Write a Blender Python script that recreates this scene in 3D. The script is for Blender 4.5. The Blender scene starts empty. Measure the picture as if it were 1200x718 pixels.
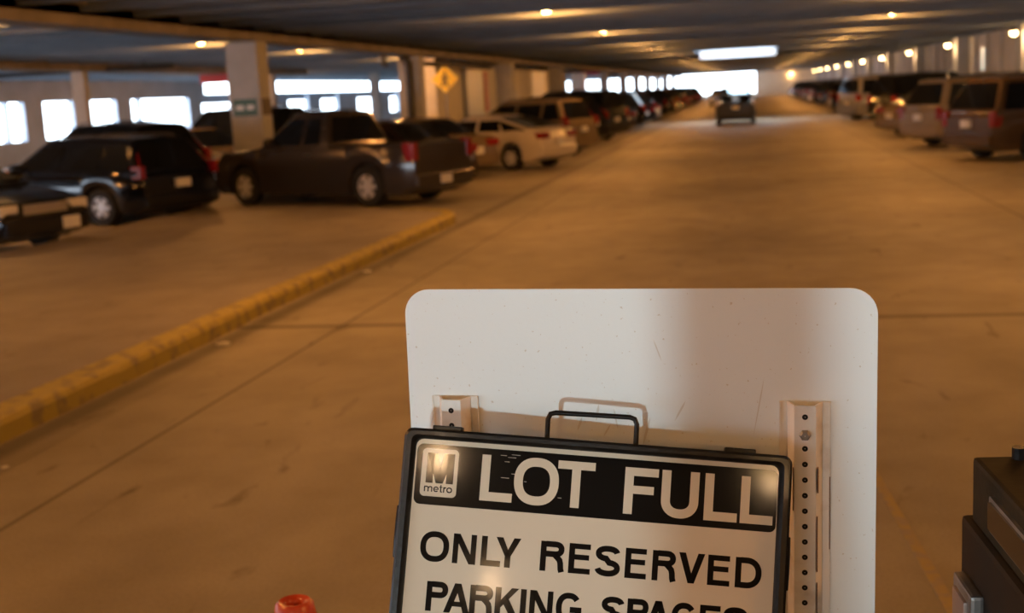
import bpy, bmesh, math, random
from mathutils import Vector, Matrix, Euler
random.seed(7)
PI = math.pi
scn = bpy.context.scene
COL = scn.collection

# ------------------------------------------------------------------ camera
CAMH = 1.87
YAW, PITCH, ROLL = 0.19295, 0.1666, -0.052
cy, sy, cp, sp = math.cos(YAW), math.sin(YAW), math.cos(PITCH), math.sin(PITCH)
Fv = Vector((-sy*cp, cy*cp, -sp)); R0 = Vector((cy, sy, 0)); U0 = R0.cross(Fv)
Rv = R0*math.cos(ROLL)+U0*math.sin(ROLL); Uv = -R0*math.sin(ROLL)+U0*math.cos(ROLL)
cam = bpy.data.objects.new('camera', bpy.data.cameras.new('camera')); COL.objects.link(cam)
m = Matrix((Rv, Uv, -Fv)).transposed().to_4x4(); m.translation = (0, 0, CAMH)
cam.matrix_world = m
cam.data.sensor_width = 36; cam.data.lens = 36*1470/1200
cam.data.clip_start = .05; cam.data.clip_end = 800
cam.data.dof.use_dof = True; cam.data.dof.focus_distance = 1.93; cam.data.dof.aperture_fstop = 4.7
scn.camera = cam

# ------------------------------------------------------------------ view, world, big lights
scn.view_settings.view_transform = 'Standard'; scn.view_settings.look = 'None'
scn.view_settings.gamma = 1; scn.view_settings.use_curve_mapping = False
scn.view_settings.exposure = 0.0
scn.cycles.use_denoising = True
scn.cycles.sample_clamp_indirect = 4.0
scn.cycles.use_light_tree = True
scn.cycles.max_bounces = 8
w = bpy.data.worlds.new('daylight'); scn.world = w; w.use_nodes = True
wn = w.node_tree; wn.nodes.clear()
tc = wn.nodes.new('ShaderNodeTexCoord'); no = wn.nodes.new('ShaderNodeTexNoise'); no.inputs['Scale'].default_value = 2.0
cr = wn.nodes.new('ShaderNodeValToRGB'); cr.color_ramp.elements[0].color = (.62, .80, 1, 1); cr.color_ramp.elements[1].color = (.88, .95, 1, 1)
bg = wn.nodes.new('ShaderNodeBackground'); bg.inputs[1].default_value = 8.0; ow = wn.nodes.new('ShaderNodeOutputWorld')
wn.links.new(tc.outputs['Generated'], no.inputs['Vector']); wn.links.new(no.outputs['Fac'], cr.inputs['Fac'])
wn.links.new(cr.outputs['Color'], bg.inputs['Color']); wn.links.new(bg.outputs[0], ow.inputs[0])

LAMP_W = 250.0          # each sodium ceiling lamp
LAMP_C = (1.0, .39, .085)
WALL_LAMP_W = 60.0
COOL_SPOT_W = 540.0  # spot added behind the viewer to light the board

def area_light(name, loc, target, power, color, size):
    l = bpy.data.lights.new(name, 'SPOT'); l.energy = power; l.color = color
    l.spot_size = math.radians(17); l.spot_blend = .5; l.shadow_soft_size = size
    o = bpy.data.objects.new(name, l); COL.objects.link(o); o.location = loc
    o.rotation_euler = (Vector(target)-Vector(loc)).to_track_quat('-Z', 'Y').to_euler()
    return o

# ------------------------------------------------------------------ materials
MATS = {}
def mat(name, col, rough=.6, metal=0, var=0, scale=4, coat=0, emit=None, estr=0, bump=0, bscale=20, spec=.5, col2=None, lo=.35, hi=.65, detail=6, stretch=None):
    if name in MATS: return MATS[name]
    M = bpy.data.materials.new(name); M.use_nodes = True; nt = M.node_tree
    b = nt.nodes['Principled BSDF']
    b.inputs['Base Color'].default_value = (*col, 1); b.inputs['Roughness'].default_value = rough
    b.inputs['Metallic'].default_value = metal; b.inputs['Coat Weight'].default_value = coat
    b.inputs['Coat Roughness'].default_value = .08; b.inputs['Specular IOR Level'].default_value = spec
    t = nt.nodes.new('ShaderNodeTexCoord'); src = t.outputs['Object']
    if stretch:
        mp = nt.nodes.new('ShaderNodeMapping'); mp.inputs['Scale'].default_value = stretch
        nt.links.new(src, mp.inputs['Vector']); src = mp.outputs['Vector']
    n = nt.nodes.new('ShaderNodeTexNoise'); n.inputs['Scale'].default_value = scale; n.inputs['Detail'].default_value = detail
    nt.links.new(src, n.inputs['Vector'])
    r = nt.nodes.new('ShaderNodeValToRGB'); r.color_ramp.elements[0].position = lo; r.color_ramp.elements[1].position = hi
    if col2 is None: col2 = tuple(c*(1-var) for c in col)
    r.color_ramp.elements[0].color = (*col2, 1); r.color_ramp.elements[1].color = (*col, 1)
    nt.links.new(n.outputs['Fac'], r.inputs['Fac']); nt.links.new(r.outputs['Color'], b.inputs['Base Color'])
    if bump:
        n2 = nt.nodes.new('ShaderNodeTexNoise'); n2.inputs['Scale'].default_value = bscale; n2.inputs['Detail'].default_value = 5
        nt.links.new(src, n2.inputs['Vector'])
        bp = nt.nodes.new('ShaderNodeBump'); bp.inputs['Strength'].default_value = bump; bp.inputs['Distance'].default_value = .01
        nt.links.new(n2.outputs['Fac'], bp.inputs['Height']); nt.links.new(bp.outputs['Normal'], b.inputs['Normal'])
    if emit:
        b.inputs['Emission Color'].default_value = (*emit, 1); b.inputs['Emission Strength'].default_value = estr
    MATS[name] = M
    return M

def floor_mat(name, base, dark, joints):
    M = bpy.data.materials.new(name); M.use_nodes = True; nt = M.node_tree; N = nt.nodes; Lk = nt.links
    b = N['Principled BSDF']; b.inputs['Roughness'].default_value = .62; b.inputs['Specular IOR Level'].default_value = .35
    t = N.new('ShaderNodeTexCoord')
    def noise(scale, detail, stretch=(1, 1, 1), dist=0):
        mp = N.new('ShaderNodeMapping'); mp.inputs['Scale'].default_value = stretch
        Lk.new(t.outputs['Object'], mp.inputs['Vector'])
        n = N.new('ShaderNodeTexNoise'); n.inputs['Scale'].default_value = scale; n.inputs['Detail'].default_value = detail
        n.inputs['Distortion'].default_value = dist
        Lk.new(mp.outputs['Vector'], n.inputs['Vector']); return n.outputs['Fac']
    def ramp(f, a, b_, ca, cb):
        r = N.new('ShaderNodeValToRGB'); r.color_ramp.elements[0].position = a; r.color_ramp.elements[1].position = b_
        r.color_ramp.elements[0].color = (*ca, 1); r.color_ramp.elements[1].color = (*cb, 1)
        Lk.new(f, r.inputs['Fac']); return r.outputs['Color']
    def mul(a, c, fac=1):
        x = N.new('ShaderNodeMix'); x.data_type = 'RGBA'; x.blend_type = 'MULTIPLY'; x.inputs['Factor'].default_value = fac
        Lk.new(a, x.inputs['A']); Lk.new(c, x.inputs['B']); return x.outputs['Result']
    c = ramp(noise(.45, 8, (1, .8, 1), .2), .30, .70, dark, base)
    c = mul(c, ramp(noise(2.2, 10, (1, .8, 1)), .3, .62, (.8, .79, .78), (1, 1, 1)))
    c = mul(c, ramp(noise(60, 3), .3, .6, (.86, .86, .86), (1, 1, 1)))
    c = mul(c, ramp(noise(5, 4, (1, .35, 1), .6), .24, .36, (.45, .43, .42), (1, 1, 1)))   # oil drips
    sx = N.new('ShaderNodeSeparateXYZ'); Lk.new(t.outputs['Object'], sx.inputs['Vector'])
    for axis, pos, wd, dk in joints:
        s = N.new('ShaderNodeMath'); s.operation = 'SUBTRACT'; Lk.new(sx.outputs[axis], s.inputs[0]); s.inputs[1].default_value = pos
        a = N.new('ShaderNodeMath'); a.operation = 'ABSOLUTE'; Lk.new(s.outputs[0], a.inputs[0])
        g = N.new('ShaderNodeMath'); g.operation = 'DIVIDE'; Lk.new(a.outputs[0], g.inputs[0]); g.inputs[1].default_value = wd
        c = mul(c, ramp(g.outputs[0], .35, 1.0, (dk, dk, dk), (1, 1, 1)))
    Lk.new(c, b.inputs['Base Color'])
    bp = N.new('ShaderNodeBump'); bp.inputs['Strength'].default_value = .25; bp.inputs['Distance'].default_value = .01
    Lk.new(noise(35, 6), bp.inputs['Height']); Lk.new(bp.outputs['Normal'], b.inputs['Normal'])
    return M

M_floor = floor_mat('deck_concrete', (.43, .385, .29), (.28, .24, .175),
    [(0, -3.46, .022, .45), (0, 3.4, .03, .5), (1, 10.1, .09, .4), (0, -4.27, .14, .5)] + [(1, 10.1+16*k, .05, .55) for k in range(1, 12)])
M_island = floor_mat('island_concrete', (.36, .31, .235), (.26, .22, .165), [(1, 14.9, .012, .75)])
M_ceil = mat('ceiling_concrete', (.22, .275, .35), .8, var=.2, scale=1.2)
M_girder = mat('girder_concrete', (.26, .235, .21), .8, var=.35, scale=1.5)
M_col = mat('column_concrete', (.42, .43, .44), .75, var=.15, scale=3, bump=.1)
M_wall = mat('wall_concrete', (.44, .50, .60), .8, var=.18, scale=.8)
M_cream = mat('cream_paint', (.78, .74, .64), .6, var=.1, scale=2)
M_yellow = mat('kerb_yellow', (.44, .33, .05), .65, col2=(.26, .20, .08), scale=7, bump=.3, bscale=30, lo=.38, hi=.52)
M_black = mat('black_plastic', (.006, .006, .006), .36, var=.3, spec=.25, coat=.12, bump=.12, bscale=120)
M_dark = mat('dark_rubber', (.012, .012, .012), .8, var=.3)
M_pipe = mat('black_pipe', (.02, .022, .026), .5, var=.3)
M_alu = mat('brushed_aluminium', (.82, .855, .845), .5, metal=.15, col2=(.66, .62, .54), scale=150, lo=.28, hi=.315, detail=2, bump=.03, bscale=120, spec=.4)
M_galv = mat('galvanised_paint', (.78, .75, .69), .45, metal=.2, col2=(.50, .42, .33), scale=9, lo=.28, hi=.42)
M_rust = mat('rust', (.16, .07, .03), .8, var=.5, scale=30)
M_hole = mat('hole_dark', (.004, .004, .004), .9)
M_white = mat('sign_white', (.70, .645, .51), .5, var=.05, spec=.3, coat=.16, bump=.25, bscale=5)
M_print = mat('sign_black_print', (.008, .007, .006), .9, spec=.05, coat=.22, bump=.25, bscale=5)
M_cone = mat('cone_red', (.62, .07, .02), .35, var=.3, scale=12, coat=.4)
M_glass = mat('tinted_glass', (.006, .007, .009), .06, spec=.6)
M_chrome = mat('chrome', (.7, .7, .72), .15, metal=1)
M_rim = mat('alloy_rim', (.75, .75, .77), .3, metal=.35)
M_lens = mat('clear_lens', (.70, .70, .72), .2, metal=.1, coat=1)
M_red = mat('red_lens', (.22, .007, .008), .15, coat=1)
M_amber = mat('amber_lens', (.75, .22, .02), .2, coat=1)
M_plate = mat('plate_white', (.62, .62, .62), .4)
M_trimd = mat('dark_trim', (.02, .02, .022), .5)
M_lamp = mat('sodium_lens', (1, .8, .5), .4, emit=(1, .62, .24), estr=40)
M_house = mat('lamp_housing', (.25, .24, .23), .5, metal=.5)
M_box = mat('cabinet_green', (.022, .018, .008), .7, spec=.2, var=.5, scale=6, bump=.15, bscale=30)
M_box2 = mat('cabinet_brown', (.020, .013, .008), .7, spec=.2, var=.4, scale=5)
M_steel = mat('worn_steel', (.30, .29, .28), .45, metal=.7, var=.3, scale=20)
M_signy = mat('warning_yellow', (.85, .62, .03), .4)
M_signr = mat('sign_red', (.45, .03, .03), .4)
M_signg = mat('sign_green', (.03, .11, .10), .5)
M_pink = mat('poster_pink', (.62, .22, .25), .5)
M_doorb = mat('door_pale_blue', (.72, .84, .95), .4)
M_paper = mat('paper_scrap', (.8, .77, .7), .8)
M_yline = mat('worn_yellow_line', (.40, .30, .12), .7, col2=(.33, .27, .19), scale=14, lo=.4, hi=.55)
M_tglass = bpy.data.materials.new('clear_glass'); M_tglass.use_nodes = True
b_ = M_tglass.node_tree.nodes['Principled BSDF']; b_.inputs['Transmission Weight'].default_value = 1; b_.inputs['Roughness'].default_value = .02
b_.inputs['IOR'].default_value = 1.05; b_.inputs['Base Color'].default_value = (.75, .85, .9, 1)

# ------------------------------------------------------------------ mesh helpers
class MB:
    def __init__(s): s.v = []; s.f = []; s.mi = []
    def add(s, vs, fs, mi=0):
        o = len(s.v); s.v += [tuple(v) for v in vs]; s.f += [tuple(i+o for i in f) for f in fs]; s.mi += [mi]*len(fs); return s
    def box(s, x0, x1, y0, y1, z0, z1, mi=0):
        vs = [(x, y, z) for z in (z0, z1) for y in (y0, y1) for x in (x0, x1)]
        return s.add(vs, [(0, 2, 3, 1), (4, 5, 7, 6), (0, 1, 5, 4), (2, 6, 7, 3), (0, 4, 6, 2), (1, 3, 7, 5)], mi)
    def prism(s, pts, axis, a, b, mi=0):
        # pts 2D polygon extruded along axis ('x','y','z') from a to b
        def P(p, t): return {'x': (t, p[0], p[1]), 'y': (p[0], t, p[1]), 'z': (p[0], p[1], t)}[axis]
        n = len(pts); vs = [P(p, a) for p in pts]+[P(p, b) for p in pts]
        fs = [tuple(range(n)), tuple(range(2*n-1, n-1, -1))]+[(i, i+n, (i+1) % n+n, (i+1) % n) for i in range(n)]
        return s.add(vs, fs, mi)
    def tube(s, pts, r, n=10, closed=False, mi=0):
        pts = [Vector(p) for p in pts]; rings = []; k = len(pts)
        up = None
        for i, p in enumerate(pts):
            if closed: d = pts[(i+1) % k]-pts[i-1]
            else: d = pts[min(i+1, k-1)]-pts[max(i-1, 0)]
            d.normalize()
            if up is None: up = Vector((0, 0, 1)) if abs(d.z) < .9 else Vector((1, 0, 0))
            a = d.cross(up).normalized(); up2 = a.cross(d).normalized(); up = up2
            rings.append([p+a*math.cos(t)*r+up2*math.sin(t)*r for t in [2*PI*j/n for j in range(n)]])
        o = len(s.v)
        for rg in rings: s.v += [tuple(v) for v in rg]
        for i in range(k if closed else k-1):
            for j in range(n):
                s.f.append((o+i*n+j, o+i*n+(j+1) % n, o+((i+1) % k)*n+(j+1) % n, o+((i+1) % k)*n+j)); s.mi.append(mi)
        if not closed:
            s.f.append(tuple(o+j for j in range(n-1, -1, -1))); s.f.append(tuple(o+(k-1)*n+j for j in range(n))); s.mi += [mi, mi]
        return s
    def lathe(s, prof, n=24, axis='z', c=(0, 0, 0), mi=0):
        o = len(s.v); k = len(prof)
        for r, h in prof:
            for j in range(n):
                a = 2*PI*j/n; x, y = r*math.cos(a), r*math.sin(a)
                v = {'z': (x, y, h), 'y': (x, h, y), 'x': (h, x, y)}[axis]
                s.v.append((v[0]+c[0], v[1]+c[1], v[2]+c[2]))
        for i in range(k-1):
            for j in range(n):
                s.f.append((o+i*n+j, o+i*n+(j+1) % n, o+(i+1)*n+(j+1) % n, o+(i+1)*n+j)); s.mi.append(mi)
        return s
    def build(s, name, mats, parent=None, loc=None, smooth=False, bevel=0, fix=True):
        me = bpy.data.meshes.new(name); me.from_pydata(s.v, [], s.f)
        if not isinstance(mats, (list, tuple)): mats = [mats]
        for m_ in mats: me.materials.append(m_)
        me.polygons.foreach_set('material_index', s.mi)
        if fix or bevel:
            bm = bmesh.new(); bm.from_mesh(me)
            if fix: bmesh.ops.recalc_face_normals(bm, faces=bm.faces)
            if bevel:
                bmesh.ops.bevel(bm, geom=[e for e in bm.edges if e.is_manifold and e.calc_face_angle(0) > .5], offset=bevel, segments=2, affect='EDGES', profile=.6)
            bm.to_mesh(me); bm.free()
        if smooth:
            me.polygons.foreach_set('use_smooth', [True]*len(me.polygons))
            try: me.set_sharp_from_angle(angle=math.radians(smooth if smooth is not True else 40))
            except Exception: pass
        me.update()
        o = bpy.data.objects.new(name, me); COL.objects.link(o)
        if parent: o.parent = parent
        if loc: o.location = loc
        return o

def tag(o, label=None, cat=None, group=None, kind=None):
    if label: o['label'] = label
    if cat: o['category'] = cat
    if group: o['group'] = group
    if kind: o['kind'] = kind
    return o
def struct(o, label=None): o['kind'] = 'structure'; (label and o.__setitem__('label', label)); return o
def empty(name, loc=(0, 0, 0), rz=0):
    o = bpy.data.objects.new(name, None); COL.objects.link(o); o.location = loc; o.rotation_euler = (0, 0, rz); o.empty_display_size = .2
    return o
def copy_tree(o, parent=None):
    c = o.copy(); COL.objects.link(c); c.parent = parent
    for k in ('label', 'category', 'group'):
        if parent is None and k in c: del c[k]
    for ch in [x for x in o.children]: copy_tree(ch, c)
    return c
def ordn(i):
    return ['first', 'second', 'third', 'fourth', 'fifth', 'sixth', 'seventh', 'eighth', 'ninth', 'tenth', 'eleventh', 'twelfth', 'thirteenth',
            'fourteenth', 'fifteenth', 'sixteenth', 'seventeenth', 'eighteenth', 'nineteenth', 'twentieth', 'twenty-first', 'twenty-second', 'twenty-third', 'twenty-fourth',
            'twenty-fifth', 'twenty-sixth', 'twenty-seventh', 'twenty-eighth'][i]

# ------------------------------------------------------------------ setting
YB, YE = -14.0, 200.0
XL, XR = -30.0, 10.4
ZC = 3.50; ZS = 3.95
MB().box(XL-.3, XR+.3, YB, YE+.3, -.3, 0).build('floor', M_floor)['kind'] = 'structure'
# ceiling slab with a long light well, stems (ribs) run across the aisle
WX0, WX1, WY0, WY1 = -2.6, 1.35, 62.5, 66.4
c = MB()
c.box(XL-.3, XR+.3, YB, WY0, ZS, ZS+.2); c.box(XL-.3, XR+.3, WY1, YE+.3, ZS, ZS+.2)
c.box(XL-.3, WX0, WY0, WY1, ZS, ZS+.2); c.box(WX1, XR+.3, WY0, WY1, ZS, ZS+.2)
y = YB+.6; ribs = []
while y < YE:
    ribs.append(y); y += 1.78
for y in ribs:
    segs = [(XL, XR)]
    if WY0-.1 < y < WY1+.1: segs = [(XL, WX0-.1), (WX1+.1, XR)]
    for a, b in segs: c.prism([(y-.10, ZC), (y+.10, ZC), (y+.15, ZS+.01), (y-.15, ZS+.01)], 'x', a, b)
c.box(WX0-.15, WX1+.15, WY1, WY1+.2, ZC, ZS+.2); c.box(WX0-.15, WX1+.15, WY0-.2, WY0, ZC, ZS+.2)
c.box(WX0-.15, WX0, WY0, WY1, ZC, ZS+.2); c.box(WX1, WX1+.15, WY0, WY1, ZC, ZS+.2)
struct(c.build('ceiling', M_ceil))
o = MB().box(-1.9, 1.9, -.04, .04, -.20, .20).build('hanging_sign', mat('white_panel', (.85, .87, .9), .5), None, (-.55, 66.1, 3.39)); tag(o, 'long white panel hung across the aisle in daylight from the ceiling gap', 'sign')
MB().box(-1.6, -1.55, -.02, .02, .2, .6).build('hanger_bar', M_steel, o); MB().box(1.55, 1.6, -.02, .02, .2, .6).build('hanger_bar', M_steel, o)
# right wall with pilasters behind the wall lamps
WL = [16.7, 33.0, 49.3, 65.0, 80.3, 96.4, 112.4, 128.6, 145.4, 162.4, 178.8, 194.6]
r = MB().box(XR, XR+.3, YB, YE+.3, 0, ZS)
for y in WL: r.box(XR-.55, XR, y-.35, y+.35, 0, ZS)
y = YB+2
while y < YE:
    if min(abs(y-q) for q in WL) > 1: r.box(XR-.12, XR, y-.15, y+.15, 0, ZS)
    y += 3.1
struct(r.build('wall_right', M_wall))
# slit window on right wall
struct(MB().box(XR-.03, XR+.0, 60.4, 61.0, 1.9, 2.9).build('window_1', mat('frosted_slit', (.8, .9, .85), .4, emit=(.75, .95, .85), estr=.55)))
# end wall and far opening
e = MB().box(1.0, XR, YE, YE+.3, 0, ZS).box(-12.9, 1.0, YE, YE+.3, 0, .35)
struct(e.build('wall_back', M_cream))
# left outer wall: parapet, header, piers
l = MB()
l.box(XL-.3, XL, YB, 110, 0, 1.0)
l.box(XL-.3, XL, YB, 67.0, 2.62, ZS)
l.box(XL-.45, XL-.3, 67.0, 112, 2.28, 2.82)     # dark beam of the open part
for a, b in [(20, 21.5), (24.5, 26), (28.5, 30), (32.5, 34), (36.5, 38), (40.5, 42), (44.5, 46), (47.5, 47.65), (48.8, 50.3), (52.8, 54.2), (56.8, 58.3), (59.2, 59.35), (64.9, 66.5), (71, 72), (77.0, 80.0), (84.0, 86.6), (90.5, 95.2), (100.5, 104.3), (107, 110)]:
    l.box(XL-.3, XL, a, b, 1.0, 2.65)
for a, b in [(-6, -5), (2, 3), (10, 12)]: l.box(XL-.3, XL, a, b, 1.0, 2.65)
struct(l.build('wall_left', M_wall))
struct(MB().box(-12, XR, YB-.3, YB, 0, ZS).build('wall_front', M_wall))
# inner left wall beyond the stair core, with openings between piers
l = MB()
l.box(-13.3, -13.0, 88, YE, 0, .95)
l.box(-13.3, -13.0, 88, YE, 3.15, ZS)
for a, b in [(102, 102.4), (149, 149.4), (198, 200)]:
    l.box(-13.3, -13.0, a, b, .95, 3.2)
struct(l.build('wall_left_far', M_wall))
# stair core, cream painted
k = MB().box(-13.35, -12.5, 50.3, 88, 0, ZS)
struct(k.build('wall_core', M_cream))
struct(MB().box(-12.5, -12.44, 55.9, 59.2, 0, 3.1).build('door_1', M_doorb))
struct(MB().box(-12.5, -12.42, 55.2, 55.8, 0, 3.3).build('trim_1', M_wall))
struct(MB().box(-12.5, -12.44, 73.2, 78.2, .9, 3.2).build('window_2', M_doorb))
struct(MB().box(-12.5, -12.40, 84.5, 87, 0, 3.3).build('trim_2', M_girder))
# girders
g = MB().box(-10.85, -10.25, YB, YE, 3.28, ZS)
g.prism([(-10.85, 3.45), (-10.25, 3.45), (-10.25, 3.6), (-10.1, 3.6), (-10.1, 3.75), (-10.25, 3.8), (-10.85, 3.8)], 'y', YB, YE)
struct(g.build('trim_4', M_girder))
struct(MB().box(-20.9, -20.3, YB, 57, 3.3, ZS).build('trim_5', M_girder))
# columns
def column(x, y, label, sx=.6, sz=.85, top=3.28, m_=None):
    o = empty('concrete_column', (x, y, 0)); tag(o, label, 'column', 'concrete columns')
    MB().box(-sx/2, sx/2, -sz/2, sz/2, 0, top).build('shaft', m_ or M_col, o, bevel=.02)
    # tilt by the cross-fall of the deck: the columns stay plumb
    return o
c1 = column(-10.60, 26.0, 'square concrete column with a small green sign, just behind the pickup truck', .70, .62)
MB().box(-.27, .27, -.33, -.31, 1.72, 2.08).build('bay_sign', M_signg, c1)
MB().box(-.2, -.03, -.335, -.33, 1.85, 1.95).build('sign_band', M_plate, c1)
MB().box(.04, .2, -.335, -.33, 1.85, 1.95).build('sign_band', M_plate, c1)
MB().box(.35, .365, -.25, .25, 1.72, 2.08).build('bay_sign', mat('sign_brown', (.05, .035, .03), .6), c1)
c2 = column(-10.78, 40.2, 'concrete column with black drain pipes left of the yellow diamond sign', .70, .66)
c3 = column(-10.55, 55.2, 'grey concrete column at the near corner of the cream stair core', .72, .85)
column(-10.55, 70.2, 'concrete column in front of the cream wall past the dark red wall box', .72, .85)
for i, y in enumerate([94, 108.5, 121.5, 135, 150, 165, 181]):
    column(-10.55, y, 'distant concrete column of the left line, %s past the stair core' % ordn(i), .6, .7)
column(-20.6, 36.8, 'grey column between bright window openings, second from the left edge', .42, .3, 3.3)
column(-20.6, 20.8, 'column of the outer left line, out past the dark sedan', .7, .8, 3.3)
column(-20.6, 52.8, 'grey column behind the pickup cab in front of the white daylight band', .5, .4, 3.3)
column(-20.6, 68.8, 'pale column in the daylight left of the stair core', .5, .5, 3.5)
column(-18.2, 43.6, 'bright white column left of the near concrete column, beside red sign', .55, .6, ZC, mat('white_paint', (.85, .86, .9), .5))
# drain pipes on column 2
dp = MB()
dp.tube([(-.25, -.47, 3.26), (-.1, -.47, 3.2), (.0, -.47, 3.05), (0, -.45, .0)], .115, 10)
o = dp.build('drain_pipe', M_pipe, None, (-10.75, 40.2, 0), smooth=True); tag(o, 'black drain pipe running down the face of the column left of the yellow sign', 'pipe')
o = MB().tube([(0, 0, 0), (0, 3, 0), (0, 14, 0)], .09, 10).build('overhead_pipe', M_pipe, None, (-11.2, 41, 3.12), smooth=True)
[MB().tube([(0, q_, 0), (0, q_, .84)], .02, 6).build('pipe_hanger', M_pipe, o) for q_ in (1, 7, 13)]; tag(o, 'dark horizontal pipe under the ceiling from the piped column toward the stair core', 'pipe')
o = MB().tube([(.60, 0, .28), (.1, 0, .28), (0, 0, .2), (0, 0, 0), (.12, 0, -.12)], .1, 10).build('pipe_elbow', M_pipe, None, (-11.44, 39.3, 3.12), smooth=True)
tag(o, 'short black pipe elbow hanging under the girder left of the piped column', 'pipe')
o = MB().tube([(0, 0, 0), (5.3, 0, 0), (9.0, .0, 0)], .07, 8).build('overhead_pipe', M_pipe, None, (-27, 38.0, 3.35), smooth=True)
[MB().tube([(q_, 0, 0), (q_, 0, .61)], .02, 6).build('pipe_hanger', M_pipe, o) for q_ in (1, 5, 8)]; tag(o, 'thin dark pipe hung below the ceiling above the left window openings', 'pipe')
o = MB().box(-.6, .6, -.05, .05, -.16, .16).build('hanging_sign', M_signr, None, (-18.4, 42.2, 2.98)); tag(o, 'red hanging sign panel beside the bright white column', 'sign')
MB().tube([(-.4, 0, .16), (-.4, 0, .97)], .015, 6).build('hanger_rod', M_steel, o); MB().tube([(.4, 0, .16), (.4, 0, .97)], .015, 6).build('hanger_rod', M_steel, o)
# diamond pedestrian sign on the near face of the core
ds = empty('pedestrian_sign', (-12.0, 49.9, 2.64)); tag(ds, 'yellow diamond pedestrian warning sign on a post before the cream wall', 'sign')
MB().prism([(0, -.56), (.56, 0), (0, .56), (-.56, 0)], 'y', -.06, -.03).build('sign_face', M_signy, ds)
pg = MB().lathe([(0, 0), (.07, 0), (.07, .01), (0, .01)], 12, 'y', (0, -.075, .27))
pg.prism([(-.05, .18), (.06, .18), (.05, -.03), (.17, -.3), (.09, -.33), (0, -.1), (-.12, -.32), (-.19, -.28), (-.06, -.02)], 'y', -.075, -.06)
pg.prism([(-.05, .17), (-.18, .02), (-.14, -.02), (-.03, .09)], 'y', -.075, -.06); pg.prism([(.05, .17), (.17, .04), (.13, 0), (.04, .09)], 'y', -.075, -.06)
pg.build('walking_figure', M_trimd, ds)
MB().tube([(0, -.01, .4), (0, -.01, -2.64)], .03, 8).build('sign_post', M_steel, ds)
o = MB().box(-.07, .07, -.35, .35, -.4, .4).build('fire_box', M_signr, None, (-12.42, 66.8, 2.1)); tag(o, 'small dark red box on the cream wall', 'wall box')
o = MB().box(-.03, .03, -.35, .35, -.95, .95).build('wall_poster', M_pink, None, (-12.46, 60.2, 2.1)); tag(o, 'tall narrow pink poster beside the pale blue door', 'poster')
o = MB().box(-.8, .8, -.06, .06, -.2, .2).build('hanging_sign', mat('sign_pinkred', (.6, .12, .2), .4), None, (-11.7, 96, 3.25)); tag(o, 'pink red sign hung near the ceiling past the stair core', 'sign')
o = MB().box(-.5, .5, -.5, .5, 0, 3.2).build('lift_housing', mat('bright_white', (.9, .9, .95), .5), None, (-12.0, 90.5, 0)); tag(o, 'bright white box pillar in daylight past the stair core', 'pillar')

# ------------------------------------------------------------------ lamps
def make_ceiling_lamp():
    o = empty('ceiling_lamp')
    MB().tube([(0, 0, .36), (0, 0, .10)], .02, 8).build('stem', M_house, o)
    MB().lathe([(.001, .12), (.07, .11), (.11, .06), (.13, .02), (.13, 0), (.12, 0)], 16).build('housing', M_house, o, smooth=True)
    MB().lathe([(.12, .0), (.11, -.04), (.07, -.065), (.001, -.07)], 16).build('lens', M_lamp, o, smooth=True)
    l = bpy.data.lights.new('sodium_bulb', 'POINT'); l.energy = LAMP_W; l.color = LAMP_C; l.shadow_soft_size = .05
    lo = bpy.data.objects.new('sodium_bulb', l); COL.objects.link(lo); lo.parent = o; lo.location = (0, 0, -.115)
    return o
proto = make_ceiling_lamp(); first = True
def between(y):    # sit between two ribs
    k_ = min(range(len(ribs)-1), key=lambda i: abs((ribs[i]+ribs[i+1])/2-y)); return (ribs[k_]+ribs[k_+1])/2
rows = [(-4.15, [-7, 1.5, 10, 18.6, 27.0, 37.5, 47.3, 55.4, 65, 83, 92, 101, 110, 119, 128, 137, 146, 155, 164, 173, 182, 191], 'over the left parked row'),
        (3.95, [-7, 1.5, 10, 19.5, 28.6, 36.5, 46.8, 55.4, 65, 83, 92, 101, 110, 119, 128, 137, 146, 155, 164, 173, 182, 191], 'over the right side of the aisle'),
        (-13.5, [2, 11, 20.4, 29.4, 37.8, 47.8], 'over the bay left of the columns'),
        (-22.7, [14, 23, 32, 40.9, 51.0, 58.8], 'over the outermost left bay')]
for x, ys, where in rows:
    for i, y in enumerate(ys):
        o = proto if first else copy_tree(proto); first = False
        o.location = (x, between(y), 3.60)
        tag(o, 'glowing orange ceiling lamp %s, %s from the camera end' % (where, ordn(i)), 'ceiling lamp', 'sodium ceiling lamps')
for x, y, pw, lb in [(-.66, -4.5, 60, 'warm lamp at the garage entrance behind the viewpoint'), (1.75, -5.0, 25, 'warm lamp behind the viewpoint on the right'), (-.24, -8.05, 50, 'warm lamp farthest behind the viewpoint')]:
    o = copy_tree(proto); o.location = (x, y, 3.56)
    for ch in o.children:
        if ch.type == 'LIGHT': ch.data = ch.data.copy(); ch.data.energy = pw; ch.data.color = (1, .62, .32)
    tag(o, lb, 'ceiling lamp')
def make_wall_lamp():
    o = empty('wall_lamp')
    MB().tube([(.36, 0, .06), (.1, 0, .14), (0, 0, .10)], .025, 8).build('arm', M_house, o)
    MB().lathe([(.001, .12), (.09, .10), (.12, .02), (.12, 0)], 16).build('housing', M_house, o, smooth=True)
    MB().lathe([(.12, 0), (.12, -.06), (.07, -.12), (.001, -.13)], 16).build('lens', M_lamp, o, smooth=True)
    l = bpy.data.lights.new('wall_bulb', 'POINT'); l.energy = WALL_LAMP_W; l.color = (1, .5, .18); l.shadow_soft_size = .1
    lo = bpy.data.objects.new('wall_bulb', l); COL.objects.link(lo); lo.parent = o; lo.location = (0, 0, -.25)
    return o
wp = make_wall_lamp()
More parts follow.
